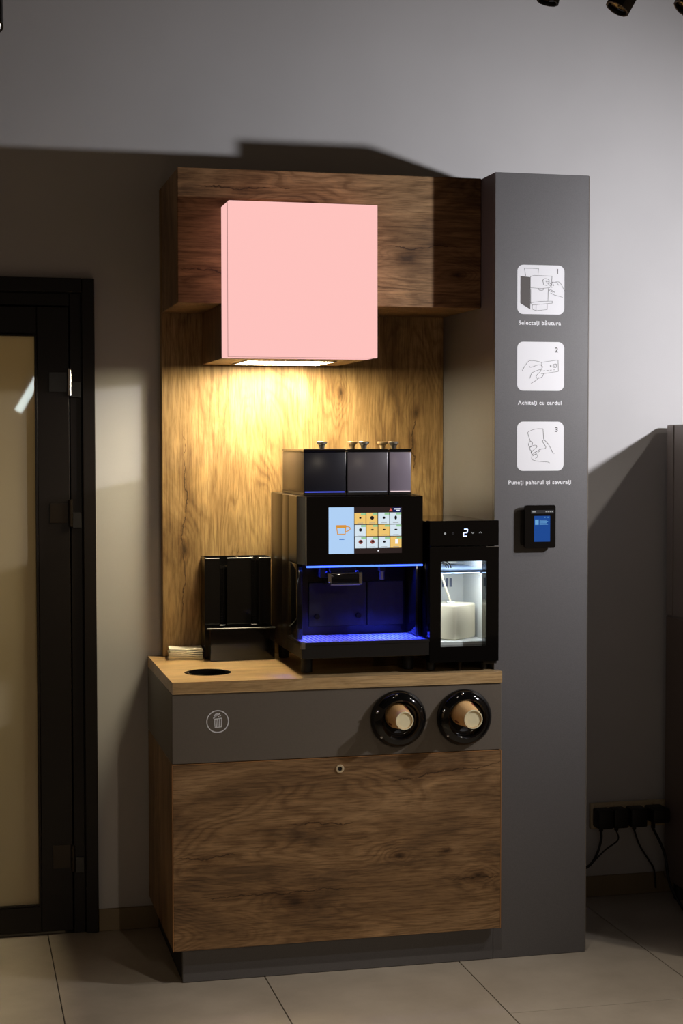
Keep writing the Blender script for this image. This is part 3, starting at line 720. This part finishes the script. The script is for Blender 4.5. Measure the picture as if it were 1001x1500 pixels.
# seven-segment "2" and touch symbols
yD = -.6124
bm = bmesh.new(); dx, dz, sk = .8935, 1.3245, .12
seg7 = lambda a, b_: ribbon(bm, [(dx+a[0]*.0055+a[1]*.0012, dz+a[1]*.0105), (dx+b_[0]*.0055+b_[1]*.0012, dz+b_[1]*.0105)], .0032, yD-.0004, yD)
seg7((-1, 1), (1, 1)); seg7((1, 1), (1, 0)); seg7((-1, 0), (1, 0)); seg7((-1, 0), (-1, -1)); seg7((-1, -1), (1, -1))
obj('digit', bm, 'digit_blue', cp)
obj('touch_symbol', prism(circ(.8290, 1.3225, .0032, 16), yD-.0003, yD), 'ui_dim', cp)
bm = bmesh.new(); ribbon(bm, circ(.8540, 1.3230, .0026, 12), .0012, yD-.0003, yD, True); obj('touch_symbol', bm, 'pos_bar', cp)
bm = bmesh.new(); ribbon(bm, [(.9125, 1.3255), (.9165, 1.3215), (.9205, 1.3255)], .0014, yD-.0003, yD); obj('touch_symbol', bm, 'ui_dim', cp)
bm = bmesh.new(); ribbon(bm, [(.9370, 1.3225), (.9410, 1.3265), (.9450, 1.3225)], .0014, yD-.0003, yD); obj('touch_symbol', bm, 'ui_dim', cp)
fl_l = bpy.data.lights.new('fridge_lamp', 'AREA'); fl_l.shape = 'RECTANGLE'; fl_l.size = .15; fl_l.size_y = .10; fl_l.energy = .30; fl_l.color = (.95, .98, 1.0)
o = bpy.data.objects.new('fridge_lamp', fl_l); COL.objects.link(o); o.location = (.889, -.50, 1.2680)

fl2 = bpy.data.lights.new('fridge_fill_lower', 'AREA'); fl2.shape = 'RECTANGLE'; fl2.size = .15; fl2.size_y = .02; fl2.energy = .40; fl2.color = (.95, .98, 1.0)  # added fill light below the shelf, evens out the fridge interior
o = bpy.data.objects.new('fridge_fill_lower', fl2); COL.objects.link(o); o.location = (.889, -.558, 1.1940); o.rotation_euler = (R(28), 0, 0)
# milk box inside, turned with one edge to the window
b2 = bmesh.new(); bx(b2, -.057, .057, -.057, .057, 0, .108, .007, 3)
bmesh.ops.rotate(b2, verts=b2.verts, matrix=Matrix.Rotation(R(38), 3, 'Z'), cent=(0, 0, 0))
bmesh.ops.translate(b2, verts=b2.verts, vec=(.889, -.4750, .9905))
mk = thing('milk_container', (.889, -.4750, .9905), 'cream white milk container standing inside the small fridge', 'container')
obj('body', b2, 'milk', mk, smooth=40)
obj('cap', cyl(.014, (.889, -.4750, 1.0987), .004, n=24), 'fridge_white', mk, smooth=40)
bm = bmesh.new(); tube(bm, spline([(.889, -.4750, 1.1032), (.880, -.480, 1.125), (.862, -.492, 1.165), (.852, -.500, 1.1945)]), .003, 8)
tag(obj('milk_hose', bm, 'milk'), 'thin white hose rising from the milk container', 'hose')
bm = bmesh.new()
for k in range(3):
    rr = .034-.006*k
    tube(bm, [Vector((.838+rr*math.cos(a), -.535+.005*k, 1.2115+rr*.72*math.sin(a))) for a in [R(2+172*i/20) for i in range(21)]], .0017, 6)
tag(obj('wire_coil', bm, 'black_matte'), 'black coiled wire above the blue fridge shelf', 'wire')

# ------------------------------------------------------------------ lid holder, lids, napkins
lh = thing('lid_holder', (.28, -.12, .9), 'black glossy acrylic cup lid holder left of the coffee machine', 'holder')
box('back_wall', .1700, .3860, -.0530, -.0480, .9005, 1.2280, 'black_gloss', lh)
for a in (.1700, .2765, .3820): box('side_wall', a, a+.004, -.1260, -.0535, .9005, 1.2280, 'black_gloss', lh, bev=.001)
for x0, x1 in ((.1700, .2190), (.2420, .3215), (.3460, .3860)): box('front_wall', x0, x1, -.1310, -.1265, .9005, 1.2260, 'black_gloss', lh, bev=.001)
for x0 in (.1745, .2810): box('shelf', x0, x0+.1005, -.1260, -.0535, 1.0050, 1.0090, 'black_gloss', lh, bev=.0005)
bn = box('bin_front', .1780, .3860, -.1940, -.1900, .9005, 1.0060, 'black_gloss', lh, bev=.001)
for a in (.1780, .3820): box('bin_side', a, a+.004, -.1895, -.1315, .9005, 1.0060, 'black_gloss', lh, bev=.001)
box('bin_rim', .1660, .3880, -.1980, -.1945, 1.0020, 1.0065, 'black_sat', lh, bev=.001)
box('bin_floor', .1825, .3815, -.1895, -.1315, .9005, .9045, 'black_gloss', lh, bev=.0005)
lid0 = None
for i, (lx, n) in enumerate(((.2275, 22), (.3335, 25))):
    for k in range(n):
        loc = (lx, -.0895, 1.0095+k*.0086)
        if lid0 is None:
            OFF_l = Vector(loc)
            lid0 = obj('takeaway_cover', lathe([(0, .0045), (.029, .0045), (.0310, .0075), (.0330, .0075), (.0345, .0012), (.0350, 0), (.0335, 0), (.0300, .0035), (0, .0035)], loc, 'Z', 24), 'black_gloss', None, smooth=40, origin=loc)
            tag(lid0, 'thin black plastic cup lid in the holder slot nearer the napkins', 'cup lid', 'black cup lids in the holder')
        else:
            c = lid0.copy(); COL.objects.link(c); c.location = loc
            if i == 1: c['label'] = 'thin black plastic cup lid in the holder slot nearer the coffee machine'
NG = 6
def napkin_mesh(seed, amp, w_, d_):
    rnd = random.Random(seed); bm = bmesh.new(); nx, ny = 14, 8; t = .0036
    ph = [rnd.uniform(0, 6.28) for _ in range(4)]
    def hgt(u, v): return amp*(math.sin(u*7+ph[0])*.5+math.sin(u*13+v*3+ph[1])*.25+math.sin(v*5+ph[2])*.35+.9)
    top, bot = [], []
    for lst, dz in ((top, t), (bot, 0)):
        for j in range(ny+1):
            row = []
            for i in range(nx+1):
                u, v = i/nx, j/ny
                row.append(bm.verts.new(((u-.5)*w_+rnd.uniform(-.0004, .0004), (v-.5)*d_, hgt(u, v)+dz)))
            lst.append(row)
    for j in range(ny):
        for i in range(nx):
            bm.faces.new((top[j][i], top[j][i+1], top[j+1][i+1], top[j+1][i])); bm.faces.new((bot[j][i], bot[j+1][i], bot[j+1][i+1], bot[j][i+1]))
    for i in range(nx):
        bm.faces.new((bot[0][i], bot[0][i+1], top[0][i+1], top[0][i])); bm.faces.new((top[ny][i], top[ny][i+1], bot[ny][i+1], bot[ny][i]))
    for j in range(ny):
        bm.faces.new((top[j][0], top[j+1][0], bot[j+1][0], bot[j][0])); bm.faces.new((bot[j][nx], bot[j+1][nx], top[j+1][nx], top[j][nx]))
    bmesh.ops.recalc_face_normals(bm, faces=bm.faces)
    return bm
for k in range(NG):
    z = .9006+k*.0056
    bm = napkin_mesh(3, .0001+.0005*k, .108-.001*(k % 3), .078)
    bmesh.ops.rotate(bm, verts=bm.verts, matrix=Matrix.Rotation(R(-4+random.uniform(-1.5, 1.5)), 3, 'Z'), cent=(0, 0, 0))
    loc = (.1105+random.uniform(-.002, .002), -.0975+random.uniform(-.003, .003), z)
    bmesh.ops.translate(bm, verts=bm.verts, vec=loc)
    nl = 'white folded paper napkin, %s of the stack on the worktop' % ('lowest', 'second from the bottom', 'third from the bottom', 'third from the top', 'second from the top', 'topmost')[k]
    tag(obj('paper_napkin', bm, 'paper', None, smooth=60, origin=loc), nl, 'napkin', 'paper napkins stacked on the worktop')

# ------------------------------------------------------------------ cup dispensers and cups
FY = CYF
def dispenser(cx, cz, label):
    t = thing('cup_dispenser', (cx, FY, cz), label, 'cup dispenser', 'cup dispensers in the grey fascia')
    obj('flange', lathe([(.068, .0004), (.0855, .0004), (.0865, .004), (.0855, .012), (.080, .024), (.070, .034), (.060, .037), (.0555, .034), (.0550, .010), (.050, .006), (.043, .006)], (cx, FY, cz), '-Y', 64), 'black_gloss', t, smooth=40)
    obj('throat', lathe([(.054, .0055), (.046, .0048), (.040, .0020), (.036, .0006), (0, .0006)], (cx, FY, cz), '-Y', 48), 'black_matte', t, smooth=40)
    for a in (100, 160, 220):
        d = Vector((math.cos(R(a)), 0, math.sin(R(a))))
        p = Vector((cx, FY-.0285, cz))+d*.0765
        obj('screw', lathe([(.004, 0), (.004, .0015), (.002, .003), (0, .003)], p, '-Y', 12), 'chrome', t, smooth=40)
    return t
dispenser(.681, .768, 'round black cup dispenser nearer the waste pictogram')
dispenser(.888, .764, 'round black cup dispenser beside the grey pillar')
def paper_cup(cx, cz, y_in, length, r0, r1, tilt, label):
    t = thing('paper_cup', (cx, y_in, cz), label, 'paper cup', 'kraft paper cups in the dispensers')
    d = Vector((0, -math.cos(tilt), -math.sin(tilt))); a = Vector((1, 0, 0)); b = a.cross(d)*-1
    ax = (a, b, d)
    obj('wall', lathe([(r0*.94, 0), (r0, .0015), (r1, length), (r1*.90, length), (r1*.88, length-.004)], (cx, y_in, cz), ax, 40), 'kraft', t, smooth=40)
    obj('cup_bottom', lathe([(r1*.885, length-.0045), (r1*.86, length-.0032), (0, length-.0032)], (cx, y_in, cz), ax, 40), 'cream', t, smooth=40)
    obj('base_rim', lathe([(r1+.0002, length-.0035), (r1+.0008, length-.001), (r1+.0004, length+.0006), (r1*.90, length+.0006), (r1*.89, length-.0025)], (cx, y_in, cz), ax, 40), 'cream', t, smooth=40)
    # printed marks: thin patches on the wall
    for a0, a1, h0, h1 in ((38, 66, .18, .52), (205, 222, .20, .50), (300, 318, .35, .7)):
        bm = bmesh.new(); rows = []
        for i in range(7):
            an = R(a0+(a1-a0)*i/6); k = math.sin(math.pi*(i+.6)/7.2)
            row = []
            for h in (h0+(h1-h0)*.5*(1-k), h1-(h1-h0)*.5*(1-k)):
                rr = r0+(r1-r0)*h+.0004
                row.append(bm.verts.new(Vector((cx, y_in, cz))+a*rr*math.cos(an)+b*rr*math.sin(an)+d*h*length))
            rows.append(row)
        for p, q in zip(rows, rows[1:]): bm.faces.new((p[0], q[0], q[1], p[1]))
        obj('printed_mark', bm, 'cup_mark', t)
    return t
paper_cup(.676, .778, FY-.0080, .0865, .0385, .0265, R(1), 'tan paper cup in the dispenser nearer the waste pictogram')
paper_cup(.882, .781, FY-.0130, .1020, .0405, .0280, R(3), 'larger tan paper cup sticking out of the dispenser by the pillar')

# ------------------------------------------------------------------ right side: sockets, plugs, cables, locker
sk_ = thing('power_socket', (1.70, -.001, .245), 'cream four-gang power socket low on the wall right of the pillar', 'socket')
box('back_box', 1.545, 1.860, -.022, -.0008, .244, .333, 'socket', sk_, bev=.004, seg=2)
for k in range(4): box('socket_frame', 1.557+k*.0735, 1.557+k*.0735+.0715, -.0275, -.0223, .249, .328, 'socket', sk_, bev=.003, seg=2)
for k, (px, lab) in enumerate(((1.5760, 'black power plug in the socket, first beside the pillar'), (1.6330, 'black power plug in the socket, second from the pillar'), (1.7000, 'black power plug in the socket, third from the pillar'), (1.7720, 'black power plug in the socket, last before the locker'))):
    wd = (.028, .027, .030, .031)[k]
    pg = thing('power_plug', (px, -.03, .288), lab, 'plug', 'black plugs in the wall socket')
    dpt = .060 if k != 3 else .085
    box('body', px-wd, px+wd, -.028-dpt, -.0278, .256 if k < 3 else .272, .322, 'black_matte', pg, bev=.006, seg=2)
    box('strain_relief', px-.006, px+.006, -.045, -.033, .2380, .256 if k < 3 else .272, 'black_matte', pg, bev=.002)
def cable(pts, r, label):
    bm = bmesh.new(); tube(bm, spline(pts, 10), r, 8)
    tag(obj('power_cable', bm, 'black_matte', smooth=50), label, 'cable', 'black cables at the wall socket')
cable([(1.5760, -.039, .2375), (1.576, -.040, .21), (1.560, -.045, .165), (1.530, -.05, .125), (1.47, -.055, .10)], .0045, 'black cable looping from the first plug to behind the pillar')
cable([(1.633, -.039, .2375), (1.630, -.060, .21), (1.58, -.064, .178), (1.52, -.068, .13), (1.47, -.07, .12)], .0028, 'thin black cable running from the second plug to behind the pillar')
cable([(1.700, -.039, .2375), (1.725, -.028, .18), (1.765, -.022, .12), (1.785, -.020, .085), (1.792, -.020, .02)], .0032, 'thin black cable hanging from the third plug down the wall')
cable([(1.772, -.039, .2375), (1.782, -.11, .17), (1.780, -.15, .09), (1.778, -.20, .05), (1.778, -.30, .0055)], .0050, 'thick black cable hanging from the last plug beside the locker')
lc = thing('locker', (2.1, -.30, 0), 'tall dark grey brown metal locker right of the wall socket', 'locker')
LX = 1.815
box('carcass', LX, 2.42, -.9500, -.0500, .0600, 1.6580, 'locker', lc, bev=.002)
box('corner_post', LX-.006, LX-.0005, -.1000, -.0500, .9960, 1.6560, 'locker', lc, bev=.001)
box('side_panel', LX-.004, LX-.0005, -.9450, -.1030, .9960, 1.6560, 'locker', lc, bev=.001)
box('side_panel', LX-.005, LX-.0005, -.9450, -.0500, .0650, .9900, 'locker_dark', lc, bev=.001)
for k in range(2):
    for j in range(2):
        d = box('door', LX+.006+k*.300, LX+.300+k*.300, -.9680, -.9505, .07+j*.795, .855+j*.795, 'locker', lc, bev=.002)
        box('handle', LX+.265+k*.300, LX+.280+k*.300, -.9800, -.9685, .40+j*.795, .50+j*.795, 'steel', d, bev=.002)
for fx in (LX+.03, 2.39):
    for fy in (-.10, -.91): obj('foot', cyl(.02, (fx, fy, .0005), .0590, n=18), 'black_matte', lc, smooth=40)

# ------------------------------------------------------------------ track lights
tk = thing('lighting_track', (.9, -1.7, 2.86), 'black ceiling lighting track carrying the spotlights', 'track')
box('rail', -1.2, 3.0, -1.7175, -1.6825, 2.860, 2.890, 'black_matte', tk)
for rx in (-.9, .2, 1.4, 2.7): obj('suspension_rod', cyl(.004, (rx, -1.7, 2.8905), .5090, n=10), 'black_matte', tk)
def spot_head(x, z, tilt, az, rad, lit, label):
    t = thing('track_spotlight', (x, -1.7, z), label, 'spotlight', 'spotlights on the ceiling track')
    d = Vector((math.sin(tilt)*math.cos(az), math.sin(tilt)*math.sin(az), math.cos(tilt)))   # axis pointing up from the lens
    a = d.cross(Vector((0, 1, 0))).normalized(); b = d.cross(a)
    base = Vector((x, -1.7, z))
    obj('head', lathe([(0, .006), (rad*.80, .006), (rad*.84, 0), (rad, 0), (rad, .13), (rad*.9, .138), (0, .138)], base, (a, b, d), 12 if not lit else 28), 'black_sat', t, smooth=30)
    obj('lens', lathe([(0, .0035), (rad*.8, .0055)], base, (a, b, d), 24), 'lens' if lit else 'black_glass', t)
    top = base+d*.105; bm = bmesh.new(); tube(bm, [top, Vector((top.x, -1.7, top.z+.05)), Vector((top.x, -1.7, 2.834))], .006, 8)
    obj('yoke', bm, 'black_matte', t)
    box('adapter', top.x-.045, top.x+.045, -1.7140, -1.6860, 2.8345, 2.8595, 'black_matte', t)
spot_head(.742, 2.617, R(14), R(0), .026, False, 'black track spotlight nearest the middle of the track')
spot_head(.915, 2.612, R(30), R(0), .030, False, 'black tilted track spotlight above the pillar')
spot_head(1.085, 2.622, R(38), R(0), .030, False, 'black track spotlight tilted most, next to the one above the pillar')
spot_head(-.530, 2.4900, R(24), R(90), .034, True, 'lit black track spotlight hanging above the frosted glass door')

# light sign in the room behind the camera, mirrored in the door glass
ls = thing('light_sign', (-.09, -7.0, 1.84), 'slanted white and red light sign mirrored in the door glass', 'sign')
bm = bmesh.new(); tube(bm, [Vector((-.15, -7.0, 1.83)), Vector((.00, -7.0, 2.08))], .028, 10); obj('white_bar', bm, 'bar_white', ls, smooth=50)
bm = bmesh.new(); tube(bm, [Vector((.000, -7.0, 1.84)), Vector((.05, -7.0, 1.925))], .035, 10); obj('red_bar', bm, 'bar_red', ls, smooth=50)
bm = bmesh.new(); tube(bm, [Vector((-.08, -7.03, 1.95)), Vector((-.08, -7.03, 3.399))], .006, 8); obj('hanging_rod', bm, 'black_matte', ls)
bm = bmesh.new(); bx(bm, -.12, .07, -7.045, -7.029, 1.88, 1.90); obj('crossbar', bm, 'black_matte', ls)
